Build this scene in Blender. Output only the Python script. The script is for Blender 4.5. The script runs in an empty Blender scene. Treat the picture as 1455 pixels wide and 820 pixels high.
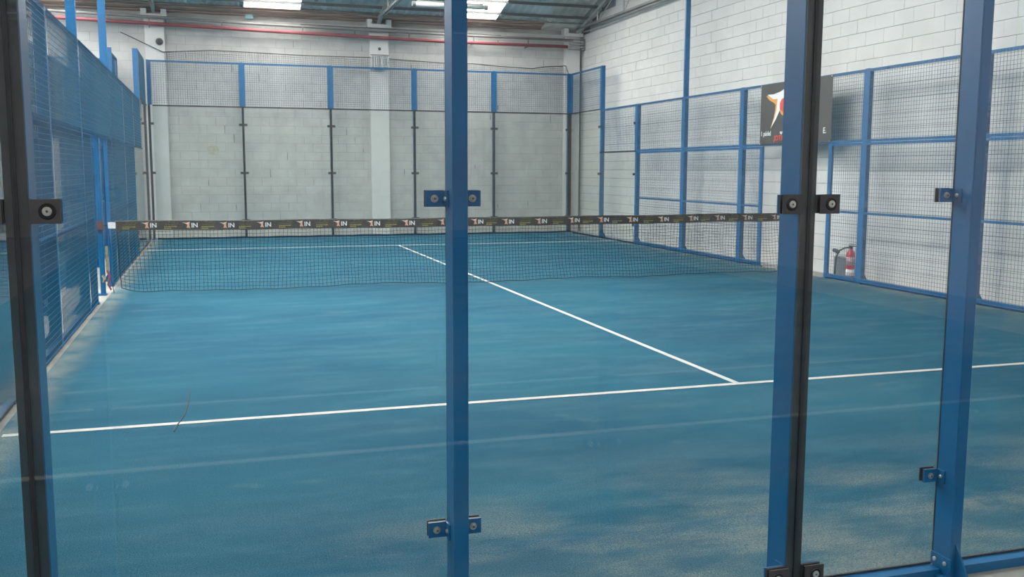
import bpy, math, random
from math import sin, cos, pi, floor, sqrt
from mathutils import Matrix, Vector
import numpy as np

S = bpy.context.scene
COL = S.collection
random.seed(7)

# ------------------------------------------------------------------ camera
CAMP = (1.25413, -3.25402, 1.60077)
YAW, PITCH, ROLL, FPX = 0.300916, -0.122849, 0.002566, 1370.02
W0, H0 = 1455, 820
_f = Vector((sin(YAW)*cos(PITCH), cos(YAW)*cos(PITCH), sin(PITCH)))
_r = Vector((cos(YAW), -sin(YAW), 0)); _u = _r.cross(_f)
_r2 = cos(ROLL)*_r + sin(ROLL)*_u; _u2 = -sin(ROLL)*_r + cos(ROLL)*_u
cam = bpy.data.cameras.new('camera'); camo = bpy.data.objects.new('camera', cam); COL.objects.link(camo)
camo.matrix_world = Matrix(((_r2.x, _u2.x, -_f.x, CAMP[0]), (_r2.y, _u2.y, -_f.y, CAMP[1]), (_r2.z, _u2.z, -_f.z, CAMP[2]), (0, 0, 0, 1)))
cam.sensor_fit = 'HORIZONTAL'; cam.sensor_width = 36; cam.lens = FPX*36/1455
cam.clip_start = 0.05; cam.clip_end = 200
S.camera = camo

# ------------------------------------------------------------------ world, exposure, light levels
w = bpy.data.worlds.new('sky'); S.world = w; w.use_nodes = True
w.node_tree.nodes['Background'].inputs[0].default_value = (0.75, 0.85, 1.0, 1)
w.node_tree.nodes['Background'].inputs[1].default_value = 0.6
S.view_settings.view_transform = 'Standard'; S.view_settings.look = 'None'
S.view_settings.gamma = 1; S.view_settings.use_curve_mapping = False
S.view_settings.exposure = 0.0
SKYLIGHT = 22.0
S.cycles.transparent_max_bounces = 48
S.cycles.max_bounces = 10
S.cycles.diffuse_bounces = 5
S.cycles.glossy_bounces = 3
S.cycles.caustics_reflective = False; S.cycles.caustics_refractive = False

# ------------------------------------------------------------------ materials
def mat(name, color, rough=0.6, metal=0.0, noise=0.0, nscale=8.0, bump=0.0, bscale=60.0, emit=0.0, spec=0.5, stretch=None, col2=None):
    m = bpy.data.materials.new(name); m.use_nodes = True; nt = m.node_tree; b = nt.nodes['Principled BSDF']
    b.inputs['Base Color'].default_value = (*color, 1); b.inputs['Roughness'].default_value = rough
    b.inputs['Metallic'].default_value = metal; b.inputs['Specular IOR Level'].default_value = spec
    geo = nt.nodes.new('ShaderNodeNewGeometry'); vec = geo.outputs['Position']
    if stretch:
        mp = nt.nodes.new('ShaderNodeMapping'); mp.inputs['Scale'].default_value = stretch
        nt.links.new(vec, mp.inputs['Vector']); vec = mp.outputs['Vector']
    if noise or col2:
        n = nt.nodes.new('ShaderNodeTexNoise'); n.inputs['Scale'].default_value = nscale; n.inputs['Detail'].default_value = 5
        nt.links.new(vec, n.inputs['Vector'])
        r = nt.nodes.new('ShaderNodeValToRGB'); r.color_ramp.elements[0].position = 0.32; r.color_ramp.elements[1].position = 0.68
        c2 = col2 or tuple(min(1, c*(1+noise)) for c in color); c1 = color if col2 else tuple(c*(1-noise) for c in color)
        r.color_ramp.elements[0].color = (*c1, 1); r.color_ramp.elements[1].color = (*c2, 1)
        nt.links.new(n.outputs['Fac'], r.inputs[0]); nt.links.new(r.outputs[0], b.inputs['Base Color'])
    if bump:
        n2 = nt.nodes.new('ShaderNodeTexNoise'); n2.inputs['Scale'].default_value = bscale; n2.inputs['Detail'].default_value = 3
        nt.links.new(vec, n2.inputs['Vector'])
        bp = nt.nodes.new('ShaderNodeBump'); bp.inputs['Strength'].default_value = bump; bp.inputs['Distance'].default_value = 0.01
        nt.links.new(n2.outputs['Fac'], bp.inputs['Height']); nt.links.new(bp.outputs[0], b.inputs['Normal'])
    if emit:
        b.inputs['Emission Color'].default_value = (*color, 1); b.inputs['Emission Strength'].default_value = emit
    return m

BLUE = mat('blue_powder_coat', (0.002, 0.115, 0.29), 0.38, noise=0.12, nscale=3, bump=0.03, bscale=200)
WIRE = mat('blue_coated_wire', (0.008, 0.088, 0.165), 0.35)
PAD = mat('dark_clamp_pad', (0.042, 0.038, 0.040), 0.55, noise=0.2, nscale=20)
WASH = mat('black_washer', (0.006, 0.006, 0.007), 0.4)
BLACK = mat('black_rubber', (0.018, 0.018, 0.022), 0.55, noise=0.3, nscale=20)
TAPE = mat('dark_sealing_tape', (0.03, 0.033, 0.037), 0.6, noise=0.25, nscale=12)
STEEL = mat('zinc_bolt', (0.62, 0.58, 0.53), 0.35, metal=0.8, noise=0.15, nscale=90)
BLOCK = mat('white_painted_block', (0.66, 0.645, 0.625), 0.8, noise=0.06, nscale=2.2, bump=0.25, bscale=45)
BLOCK2 = mat('white_painted_block_rough', (0.56, 0.545, 0.53), 0.85, noise=0.09, nscale=3, bump=0.3, bscale=40)
JOINTD = mat('open_joint_shadow_gap', (0.06, 0.058, 0.055), 0.9)
STAIN = mat('tan_wall_stain', (0.50, 0.46, 0.39), 0.8, noise=0.15, nscale=14)
PLASTER = mat('white_painted_concrete', (0.70, 0.685, 0.67), 0.75, noise=0.05, nscale=4, bump=0.15, bscale=30)
MORTAR = mat('painted_mortar', (0.46, 0.45, 0.44), 0.9, noise=0.1, nscale=1.6, bump=0.4, col2=(0.24, 0.235, 0.23))
MORTAR2 = mat('grey_mortar_joint', (0.22, 0.22, 0.22), 0.9, noise=0.35, nscale=2.0)
CONC = mat('dusty_concrete', (0.30, 0.285, 0.26), 0.85, noise=0.2, nscale=3, bump=0.2)
LINE = mat('white_court_line', (0.54, 0.53, 0.50), 0.9, noise=0.08, nscale=6, bump=0.3, bscale=300)
NET = mat('black_net_cord', (0.012, 0.016, 0.02), 0.7)
THINNET = mat('grey_drape_net', (0.035, 0.038, 0.04), 0.8)
WNET = mat('pale_net_cord', (0.75, 0.75, 0.75), 0.7)
BAND = mat('dark_printed_vinyl', (0.020, 0.020, 0.021), 0.6, noise=0.35, nscale=9, col2=(0.042, 0.038, 0.034))
WHITE = mat('white_print', (0.80, 0.80, 0.80), 0.6)
SALMON = mat('salmon_print', (0.72, 0.36, 0.25), 0.6)
YELLOW = mat('yellow_print', (0.42, 0.36, 0.08), 0.6)
BROWNP = mat('olive_print', (0.15, 0.115, 0.045), 0.6)
STRAPY = mat('faded_strap', (0.26, 0.24, 0.15), 0.8, noise=0.3, nscale=30)
STRAPR = mat('faded_red_strap', (0.25, 0.06, 0.08), 0.8, noise=0.3, nscale=30)
ORANGE = mat('orange_print', (0.72, 0.33, 0.07), 0.6)
REDP = mat('red_print', (0.70, 0.06, 0.05), 0.55)
BANNER = mat('charcoal_banner', (0.045, 0.047, 0.047), 0.6, noise=0.2, nscale=4)
REDPIPE = mat('red_pipe_paint', (0.27, 0.06, 0.07), 0.45, noise=0.2, nscale=3)
GREYPIPE = mat('grey_pipe_paint', (0.22, 0.21, 0.20), 0.5, noise=0.15, nscale=3)
ROOF = mat('blue_grey_roof_sheet', (0.60, 0.66, 0.67), 0.7, noise=0.2, nscale=1.5)
ROOFB = mat('stained_roof_sheet', (0.66, 0.61, 0.56), 0.8, noise=0.25, nscale=2.5)
BOARD = mat('brown_roof_board', (0.42, 0.29, 0.24), 0.8, noise=0.35, nscale=5, stretch=(0.4, 4, 4))
TRUSS = mat('pale_grey_steel', (0.42, 0.42, 0.40), 0.5, noise=0.15, nscale=5)
PURLIN = mat('dark_purlin', (0.10, 0.10, 0.10), 0.6)
REDX = mat('extinguisher_red', (0.55, 0.02, 0.04), 0.3)
TEAL = mat('grey_teal', (0.17, 0.20, 0.215), 0.6, noise=0.15, nscale=8)
CYAN = mat('pale_cyan_sheet', (0.30, 0.55, 0.62), 0.5)
DARKG = mat('dark_grey_plastic', (0.06, 0.06, 0.07), 0.5)
RUST = mat('reddish_brown_metal', (0.12, 0.05, 0.055), 0.5)
TUBE = mat('opal_plastic_tube', (0.72, 0.72, 0.70), 0.35)
SKY = mat('skylight_and_added_glow', (1.0, 0.945, 0.93), 0.5, emit=SKYLIGHT)

def glass_mat(name, tint):
    m = bpy.data.materials.new(name); m.use_nodes = True; nt = m.node_tree
    nt.nodes.clear(); out = nt.nodes.new('ShaderNodeOutputMaterial')
    tr = nt.nodes.new('ShaderNodeBsdfTransparent'); tr.inputs[0].default_value = (*tint, 1)
    gl = nt.nodes.new('ShaderNodeBsdfGlossy'); gl.inputs['Roughness'].default_value = 0.0
    lw = nt.nodes.new('ShaderNodeLayerWeight'); lw.inputs['Blend'].default_value = 0.5
    pw = nt.nodes.new('ShaderNodeMath'); pw.operation = 'POWER'; pw.inputs[1].default_value = 5
    ma = nt.nodes.new('ShaderNodeMath'); ma.operation = 'MULTIPLY_ADD'; ma.inputs[1].default_value = 0.96; ma.inputs[2].default_value = 0.04
    mx = nt.nodes.new('ShaderNodeMixShader')
    nt.links.new(lw.outputs['Facing'], pw.inputs[0]); nt.links.new(pw.outputs[0], ma.inputs[0]); nt.links.new(ma.outputs[0], mx.inputs[0])
    nt.links.new(tr.outputs[0], mx.inputs[1]); nt.links.new(gl.outputs[0], mx.inputs[2]); nt.links.new(mx.outputs[0], out.inputs[0])
    return m
GLASS = glass_mat('tempered_glass', (0.948, 0.966, 0.958))

def turf_mat():
    m = bpy.data.materials.new('blue_turf'); m.use_nodes = True; nt = m.node_tree; N = nt.nodes; L = nt.links
    b = N['Principled BSDF']; b.inputs['Roughness'].default_value = 0.95; b.inputs['Specular IOR Level'].default_value = 0.15
    geo = N.new('ShaderNodeNewGeometry'); P = geo.outputs['Position']
    def noise(scale, detail, stretch=(1, 1, 1), rough=0.5):
        mp = N.new('ShaderNodeMapping'); mp.inputs['Scale'].default_value = stretch; L.new(P, mp.inputs[0])
        n = N.new('ShaderNodeTexNoise'); n.inputs['Scale'].default_value = scale; n.inputs['Detail'].default_value = detail
        n.inputs['Roughness'].default_value = rough; L.new(mp.outputs[0], n.inputs['Vector']); return n.outputs['Fac']
    def ramp(x, a, b_, lo=0.0, hi=1.0):
        r = N.new('ShaderNodeMapRange'); r.inputs[1].default_value = a; r.inputs[2].default_value = b_
        r.inputs[3].default_value = lo; r.inputs[4].default_value = hi; r.interpolation_type = 'SMOOTHSTEP'; L.new(x, r.inputs[0]); return r.outputs[0]
    def op(o, x, y):
        n = N.new('ShaderNodeMath'); n.operation = o
        for i, v in enumerate((x, y)):
            if isinstance(v, (int, float)): n.inputs[i].default_value = v
            else: L.new(v, n.inputs[i])
        return n.outputs[0]
    sx = N.new('ShaderNodeSeparateXYZ'); L.new(P, sx.inputs[0]); X, Y = sx.outputs[0], sx.outputs[1]
    def mixc(f, a, b_):
        n = N.new('ShaderNodeMix'); n.data_type = 'RGBA'; n.clamp_factor = True; L.new(f, n.inputs[0])
        for i, v in ((6, a), (7, b_)):
            if isinstance(v, tuple): n.inputs[i].default_value = (*v, 1)
            else: L.new(v, n.inputs[i])
        return n.outputs[2]
    big = noise(0.55, 4, (0.7, 1.2, 1)); streak = noise(2.2, 6, (0.55, 1.7, 1), 0.6); fine = noise(70, 3, rough=0.7); grain = noise(150, 3, rough=0.8)
    c = mixc(ramp(big, 0.3, 0.7), (0.017, 0.090, 0.150), (0.024, 0.122, 0.180))
    c = mixc(op('MULTIPLY', ramp(streak, 0.42, 0.78), 0.55), c, (0.058, 0.165, 0.225))
    # drifts of pale sand: near the near fence and the side fences, patchy elsewhere
    edge_y = ramp(Y, 1.9, 0.0); left = op('MULTIPLY', ramp(X, 0.26, 0.0), ramp(X, -0.4, -0.1)); right = ramp(X, 9.5, 10.0)
    sandn = noise(1.25, 5, (0.75, 1.5, 1), 0.6)
    near = op('MULTIPLY', edge_y, ramp(sandn, 0.40, 0.66))
    xm = ramp(X, 1.2, 3.2, 0.35, 1.0); near = op('MULTIPLY', near, xm)
    side = op('MULTIPLY', op('MAXIMUM', left, op('MULTIPLY', right, 0.6)), ramp(noise(2.5, 4), 0.25, 0.62))
    patches = op('MULTIPLY', ramp(sandn, 0.60, 0.80), 0.45)
    sand = op('MAXIMUM', op('MAXIMUM', near, side), patches)
    sand = op('MULTIPLY', sand, ramp(fine, 0.25, 0.62, 0.25, 1.0))
    c = mixc(op('MULTIPLY', sand, 0.80), c, (0.30, 0.30, 0.265))
    g = N.new('ShaderNodeMix'); g.data_type = 'RGBA'; g.blend_type = 'MULTIPLY'; g.inputs[0].default_value = 1.0
    gr = N.new('ShaderNodeValToRGB'); gr.color_ramp.elements[0].position = 0.36; gr.color_ramp.elements[0].color = (0.42, 0.46, 0.48, 1)
    gr.color_ramp.elements[1].position = 0.64; gr.color_ramp.elements[1].color = (1.42, 1.42, 1.40, 1)
    L.new(grain, gr.inputs[0]); L.new(c, g.inputs[6]); L.new(gr.outputs[0], g.inputs[7]); L.new(g.outputs[2], b.inputs['Base Color'])
    bp = N.new('ShaderNodeBump'); bp.inputs['Strength'].default_value = 0.5; bp.inputs['Distance'].default_value = 0.01
    L.new(grain, bp.inputs['Height']); L.new(bp.outputs[0], b.inputs['Normal'])
    return m
TURF = turf_mat()

# ------------------------------------------------------------------ mesh builder and object helpers
class MB:
    def __init__(s): s.v = []; s.f = []
    def add(s, vs, fs):
        o = len(s.v); s.v += [tuple(p) for p in vs]; s.f += [tuple(i+o for i in f) for f in fs]; return s
    def box(s, a, b):
        x0, x1 = sorted((a[0], b[0])); y0, y1 = sorted((a[1], b[1])); z0, z1 = sorted((a[2], b[2]))
        return s.add([(x0, y0, z0), (x1, y0, z0), (x1, y1, z0), (x0, y1, z0), (x0, y0, z1), (x1, y0, z1), (x1, y1, z1), (x0, y1, z1)],
                     [(3, 2, 1, 0), (4, 5, 6, 7), (0, 1, 5, 4), (1, 2, 6, 5), (2, 3, 7, 6), (3, 0, 4, 7)])
    def cbox(s, a, b, c=0.004, axis=2):
        """box with chamfered long edges along axis"""
        lo = [min(a[i], b[i]) for i in range(3)]; hi = [max(a[i], b[i]) for i in range(3)]
        i, j = [k for k in range(3) if k != axis]
        prof = [(lo[i]+c, lo[j]), (hi[i]-c, lo[j]), (hi[i], lo[j]+c), (hi[i], hi[j]-c), (hi[i]-c, hi[j]), (lo[i]+c, hi[j]), (lo[i], hi[j]-c), (lo[i], lo[j]+c)]
        vs = []
        for t in (lo[axis], hi[axis]):
            for p in prof:
                q = [0, 0, 0]; q[axis] = t; q[i] = p[0]; q[j] = p[1]; vs.append(q)
        fs = [(k, (k+1) % 8, 8+(k+1) % 8, 8+k) for k in range(8)] + [tuple(range(7, -1, -1)), tuple(range(8, 16))]
        if axis == 1: fs = [tuple(reversed(f)) for f in fs]
        return s.add(vs, fs)
    def tube(s, pts, r, n=4, cap=True):
        pts = [Vector(p) for p in pts]; rings = []
        for k, p in enumerate(pts):
            d = (pts[min(k+1, len(pts)-1)] - pts[max(k-1, 0)]).normalized()
            a = d.orthogonal().normalized() if abs(d.z) > 0.9 or k == 0 and abs(d.z) > 0.5 else Vector((0, 0, 1)).cross(d).normalized()
            if k and a.dot(pa) < 0 and abs(d.z) > 0.9: a = -a
            if k and abs(d.z) > 0.9: a = (pa - d*pa.dot(d)).normalized()
            pa = a; b = d.cross(a)
            rings.append([p + (a*cos(2*pi*i/n+pi/4) + b*sin(2*pi*i/n+pi/4))*r for i in range(n)])
        vs = [q for rg in rings for q in rg]; fs = []
        for k in range(len(pts)-1):
            for i in range(n): fs.append((k*n+i, k*n+(i+1) % n, (k+1)*n+(i+1) % n, (k+1)*n+i))
        if cap: fs += [tuple(range(n-1, -1, -1)), tuple(range((len(pts)-1)*n, len(pts)*n))]
        return s.add(vs, fs)
    def lathe(s, c, prof, n=20, axis=2):
        vs = []; fs = []
        for (r, h) in prof:
            for i in range(n):
                a = 2*pi*i/n; q = [r*cos(a), r*sin(a)]
                v = {2: (q[0], q[1], h), 1: (q[0], h, q[1]), 0: (h, q[0], q[1])}[axis]
                vs.append((c[0]+v[0], c[1]+v[1], c[2]+v[2]))
        for k in range(len(prof)-1):
            for i in range(n): fs.append((k*n+i, k*n+(i+1) % n, (k+1)*n+(i+1) % n, (k+1)*n+i))
        fs += [tuple(range(n-1, -1, -1)), tuple(range((len(prof)-1)*n, len(prof)*n))]
        return s.add(vs, fs)
    def prism(s, poly, off):
        n = len(poly); vs = [Vector(p) for p in poly] + [Vector(p)+Vector(off) for p in poly]
        return s.add(vs, [tuple(range(n-1, -1, -1)), tuple(range(n, 2*n))] + [(i, (i+1) % n, n+(i+1) % n, n+i) for i in range(n)])
    def mesh(s, name, m):
        me = bpy.data.meshes.new(name); me.from_pydata(s.v, [], s.f); me.materials.append(m)
        me.validate(); me.update(); return me
    def build(s, name, m, parent=None, smooth=False):
        me = s.mesh(name, m)
        if smooth:
            for p in me.polygons: p.use_smooth = True
        return link(name, me, parent)

def link(name, me, parent=None, loc=(0, 0, 0)):
    o = bpy.data.objects.new(name, me); COL.objects.link(o); o.location = loc
    if parent: o.parent = parent
    return o
def tag(o, label=None, cat=None, group=None, kind=None):
    if label: o['label'] = label
    if cat: o['category'] = cat
    if group: o['group'] = group
    if kind: o['kind'] = kind
    return o
def thing(name, label, cat, group=None, loc=(0, 0, 0)):
    """an Empty at the thing's base; parts are modelled in world space and shifted back"""
    o = bpy.data.objects.new(name, None); COL.objects.link(o); o.location = loc; o.empty_display_size = 0.1
    return tag(o, label, cat, group)
def part(mb, name, m, root, smooth=False):
    """mb in world coordinates -> part in root's space (walk up parents)"""
    off = Vector((0, 0, 0)); p = root
    while p: off += Vector(p.location); p = p.parent
    mb.v = [(v[0]-off.x, v[1]-off.y, v[2]-off.z) for v in mb.v]
    return mb.build(name, m, root, smooth)
def struct(mb, name, m, label=None):
    o = mb.build(name, m); o['kind'] = 'structure'; o['label'] = label; o['category'] = name.split('_')[0]; return o
ORD = ['first', 'second', 'third', 'fourth', 'fifth', 'sixth', 'seventh', 'eighth', 'ninth', 'tenth', 'eleventh', 'twelfth',
       'thirteenth', 'fourteenth', 'fifteenth', 'sixteenth', 'seventeenth', 'eighteenth', 'nineteenth', 'twentieth', 'twenty-first']

def text_mesh(txt, size, m, name):
    cu = bpy.data.curves.new(name, 'FONT'); cu.body = txt; cu.size = size; cu.extrude = 0.0006; cu.resolution_u = 2; cu.offset = size*0.02
    o = bpy.data.objects.new(name, cu); COL.objects.link(o); bpy.context.view_layer.update()
    dg = bpy.context.evaluated_depsgraph_get(); me = bpy.data.meshes.new_from_object(o.evaluated_get(dg))
    bpy.data.objects.remove(o); bpy.data.curves.remove(cu); me.materials.clear(); me.materials.append(m); return me

# ------------------------------------------------------------------ hall shell
EAVE, YB, XR, XL, YR = 5.1, 20.35, 10.42, -16.0, -23.6
SL = 0.28; RIDGE = YB - 11.0; VAL = RIDGE - 11.0; RIDGE2 = VAL - 11.0
def roof_z(y):
    if y > VAL: return EAVE + SL*(11.0 - abs(y - RIDGE))
    return EAVE + SL*(11.0 - abs(y - RIDGE2))

struct(MB().box((XL, YR, -0.16), (XR, YB, -0.012)), 'floor', CONC, 'dusty grey concrete floor of the hall around the blue courts')

def proj_px(p):
    d = Vector(p) - Vector(CAMP); z = d.dot(_f)
    if z < 0.1: return None
    return (W0/2 + FPX*d.dot(_r2)/z, H0/2 - FPX*d.dot(_u2)/z, z)

def block_wall(name, origin, udir, ndir, length, top_fn, m, mortar, joint, label, vj=1.0):
    """blocks 0.40 x 0.20 laid in running bond, the visible ones that show largest as parts, the rest joined"""
    o = Vector(origin); u = Vector(udir); n = Vector(ndir)
    # mortar backing, joints recessed 7 mm from the block faces
    N = 40; poly = [(o+u*0), (o+u*length)]
    tops = [o + u*(length*(1-k/N)) + Vector((0, 0, top_fn(o+u*(length*(1-k/N))))) for k in range(N+1)]
    mb = MB(); mb.prism([p - n*0.007 for p in poly+tops], -n*0.13)
    wall = struct(mb, name, mortar, label)
    cells = []
    row = 0; z = 0.0
    while z < 8.3:
        x = -0.2 if row % 2 else 0.0
        while x < length:
            a, b = max(x, 0), min(x+0.4, length)
            mid = o + u*((a+b)/2)
            if b-a > 0.05 and z+0.2 <= min(top_fn(o+u*a), top_fn(o+u*b)) + 0.02:
                cells.append((a, b, z))
            x += 0.4
        z += 0.2; row += 1
    scored = []
    for c in cells:
        p = o + u*((c[0]+c[1])/2) + Vector((0, 0, c[2]+0.1)); q = proj_px(p)
        sc = 0
        if q and -20 < q[0] < 1475 and -20 < q[1] < 840:
            d = (p-Vector(CAMP)); sc = abs(d.normalized().dot(n))/(d.length**2)*(c[1]-c[0])
        scored.append((sc, c))
    scored.sort(key=lambda t: -t[0])
    cache = {}
    j = joint/2
    rest = MB()
    for k, (sc, c) in enumerate(scored):
        ln = round(c[1]-c[0], 3); proud = random.choice((0.0, 0.0008, 0.0016, -0.001))
        base = o + u*c[0] + Vector((0, 0, c[2])) + n*proud
        def mk(bo):
            A = bo + u*(j*vj) + Vector((0, 0, j)); B = bo + u*(ln-j*vj) + Vector((0, 0, 0.2-j)) - n*0.06
            return A, B
        if k < 300 and sc > 0:
            if ln not in cache:
                A, B = mk(Vector((0, 0, 0))); cache[ln] = MB().box(A, B).mesh('block', m)
            link('block', cache[ln], wall, base)
        else:
            A, B = mk(base); rest.box(A, B)
    r = rest.build('block_field', m, wall); r['kind'] = 'stuff'
    return wall

block_wall('wall_back', (XL, YB, 0), (1, 0, 0), (0, -1, 0), XR-XL, lambda p: EAVE, BLOCK2, MORTAR, 0.006, 'white painted concrete block wall behind the far glass', vj=1.2)
block_wall('wall_right', (XR, YB, 0), (0, -1, 0), (-1, 0, 0), YB+3.0, lambda p: roof_z(p.y)-0.03, BLOCK, MORTAR2, 0.007, 'white painted block wall along the right side of the court', vj=0.45)
mb = MB(); ys = [-3.0, VAL, RIDGE2, YR]
mb.prism([(XR, -3.0, 0), (XR, YR, 0), (XR, YR, roof_z(YR+0.001)), (XR, RIDGE2, roof_z(RIDGE2)), (XR, -3.0, roof_z(-3.0))], (0.14, 0, 0))
struct(mb, 'wall_right_rear', PLASTER, 'plain pale wall of the hall on the right behind the viewer')
struct(MB().box((XL, YR-0.15, 0), (XR, YR, EAVE)), 'wall_rear', PLASTER, 'plain pale wall at the end of the hall behind the viewer')
mb = MB(); mb.prism([(XL, YB, 0), (XL, YR, 0), (XL, YR, EAVE), (XL, RIDGE2, roof_z(RIDGE2)), (XL, VAL, EAVE), (XL, RIDGE, roof_z(RIDGE)), (XL, YB, EAVE)], (-0.14, 0, 0))
struct(mb, 'wall_left', PLASTER, 'plain pale wall on the far left of the hall')

WB = bpy.data.objects['wall_back']
rr = random.Random(11)
for k in range(46):   # open vertical joints in the far wall
    row = rr.randint(1, 24); col = rr.randint(0, 25); x = 0.0 + 0.4*col + (0.2 if row % 2 else 0.0); x0 = XL % 0.4
    h = rr.uniform(0.06, 0.19); z = row*0.2 + rr.uniform(0.0, 0.19-h) + 0.004
    MB().box((x-rr.uniform(0.004, 0.009), YB-0.0035, z), (x+0.004, YB-0.001, z+h)).build('open_joint', JOINTD, WB)
cs = [(1.32+0.13*cos(2*pi*k/24)*(1+0.12*sin(3*k)), YB-0.0032, 2.03+0.115*sin(2*pi*k/24)*(1+0.1*cos(2*k))) for k in range(24)]
MB().prism(cs, (0, 0.001, 0)).build('stain', STAIN, WB)['label'] = 'round tan stain on the wall'
# pilasters on the back wall
for i, (x0, x1, lab) in enumerate(((-0.06, 0.36, 'left concrete pilaster with a small dark fitting'), (4.965, 5.42, 'middle concrete pilaster under the steel truss'),
                                   (9.93, 10.33, 'concrete pilaster in the far right corner'))):
    t = thing('pilaster', 'white painted ' + lab, 'pilaster', 'pilasters on the back wall', (x0, 20.2, 0))
    part(MB().cbox((x0, 20.19, -0.012), (x1, 20.3435, 5.0), 0.012), 'shaft', PLASTER, t)
    part(MB().cbox((x0-0.06, 20.12, 4.93), (x1+0.06, 20.3435, 5.02), 0.01, 0).box((x0-0.06, 20.12, 5.02), (x0+0.06, 20.3435, 5.13)).box((x1-0.06, 20.12, 5.02), (x1+0.06, 20.3435, 5.13)), 'corbel', PLASTER, t)
    t['kind'] = 'structure'
struct(MB().box((10.385, 20.33, 0), (10.41, 20.345, 5.0)), 'trim_1', DARKG, 'thin dark joint strip running down the far right corner')

# roof
def slab(y0, y1, x0, x1, dz, th, m, name, parent=None):
    za, zb = roof_z(y0)+dz, roof_z(y1)+dz
    mb = MB().prism([(x0, y0, za), (x0, y1, zb), (x0, y1, zb+th), (x0, y0, za+th)], (x1-x0, 0, 0))
    return mb.build(name, m, parent)
def corrugated(y0, y1, x0, x1, dz, m, name, parent, e0=0):
    n = max(2, int((x1-x0)/0.088)); vs = []; fs = []
    for i in range(n+1):
        x = x0+(x1-x0)*i/n; h = 0.018*(1 if i % 2 else -1)
        for y in (y0, y1): vs += [(x, y, roof_z(y)+dz+h), (x, y, roof_z(y)+dz+h+0.008)]
    for i in range(n):
        a = i*4; b = a+4
        fs += [(a, a+2, b+2, b), (a+1, b+1, b+3, a+3)]
    return MB().add(vs, fs).build(name, m, parent)
ceil = struct(MB().box((XL-0.1, RIDGE-0.12, roof_z(RIDGE)-0.03), (XR+0.1, RIDGE+0.12, roof_z(RIDGE)+0.05)), 'ceiling', ROOF, 'pitched roof of corrugated sheets over the hall')
Y0 = 20.0
A1 = [(-12.2, -10.9), (-7.4, -6.1), (-2.6, -1.3), (2.06, 3.36), (6.72, 8.04)]
ADDED_MID = [(-11.5, -9.7), (-6.7, -4.9), (-1.9, -0.1), (2.9, 4.7)]  # unseen glowing strips added to light the court, kept off the right wall
ADDED_REAR = [(-8.2, -6.9), (-3.4, -2.1), (1.4, 2.7), (6.0, 7.3)]  # unseen glowing strips added behind the viewer to light the near posts
wn = 1
def fill(u0, u1, openings, fancy=False):
    """one strip of roof between u0 and u1, skylights and added light panels in the openings, sheets elsewhere"""
    global wn
    xs = [XL] + [v for s_ in openings for v in s_] + [XR+0.1]
    for k in range(0, len(xs), 2):
        a, b = xs[k], xs[k+1]
        if fancy:
            n = max(1, round((b-a)/1.1))
            for i in range(n):
                x0, x1 = a+(b-a)*i/n, a+(b-a)*(i+1)/n
                corrugated(u0, u1, x0-0.02, x1+0.02, 0.05, ROOFB if x0 > 9.0 else ROOF, 'roof_sheet', ceil)
        else: slab(u0, u1, a, b, 0.03, 0.03, ROOF, 'roof_panel', ceil)
    for (a, b) in openings:
        za, zb = roof_z(u0), roof_z(u1); fr = MB()
        for xx in (a, b-0.03): fr.prism([(xx, u0, za), (xx, u1, zb), (xx, u1, zb+0.06), (xx, u0, za+0.06)], (0.03, 0, 0))
        fo = struct(fr, 'window_%d' % wn, TRUSS, 'translucent skylight panel in the roof, some of the set added for light'); wn += 1
        slab(u0, u1, a+0.03, b-0.03, 0.035, 0.006, SKY, 'skylight_or_added_glow', fo)
fill(16.6, Y0, A1, True); fill(15.2, 16.6, []); fill(RIDGE+0.7, 15.2, ADDED_MID); fill(RIDGE, RIDGE+0.7, [])
fill(RIDGE-0.7, RIDGE, []); fill(RIDGE-6.5, RIDGE-0.7, ADDED_MID); fill(VAL, RIDGE-6.5, [])
fill(VAL-3.0, VAL-0.001, []); fill(VAL-7.0, VAL-3.0, ADDED_REAR); fill(RIDGE2, VAL-7.0, []); fill(YR, RIDGE2, [])
# brown boards right above the wall plate
for k in range(4):
    ya = YB-0.01-k*0.105
    slab(ya-0.088, ya, XL, 9.3, -0.012+0.022*(k % 2), 0.018, BOARD, 'roof_board', ceil)
slab(Y0-0.1, YB+0.1, XL, XR, 0.045, 0.02, ROOFB, 'roof_lining', ceil)
for k in range(2):
    slab(Y0-0.02, YB, 9.3+k*0.58, 9.3+(k+1)*0.58-0.006, 0.0, 0.02, ROOFB, 'roof_sheet', ceil)
yy = 19.55; n = 0
while yy > RIDGE:
    z = roof_z(yy)
    MB().box((XL, yy-0.012, z-0.045), (XR, yy+0.012, z+0.02)).build('purlin', PURLIN, ceil)
    yy -= 0.62

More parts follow.
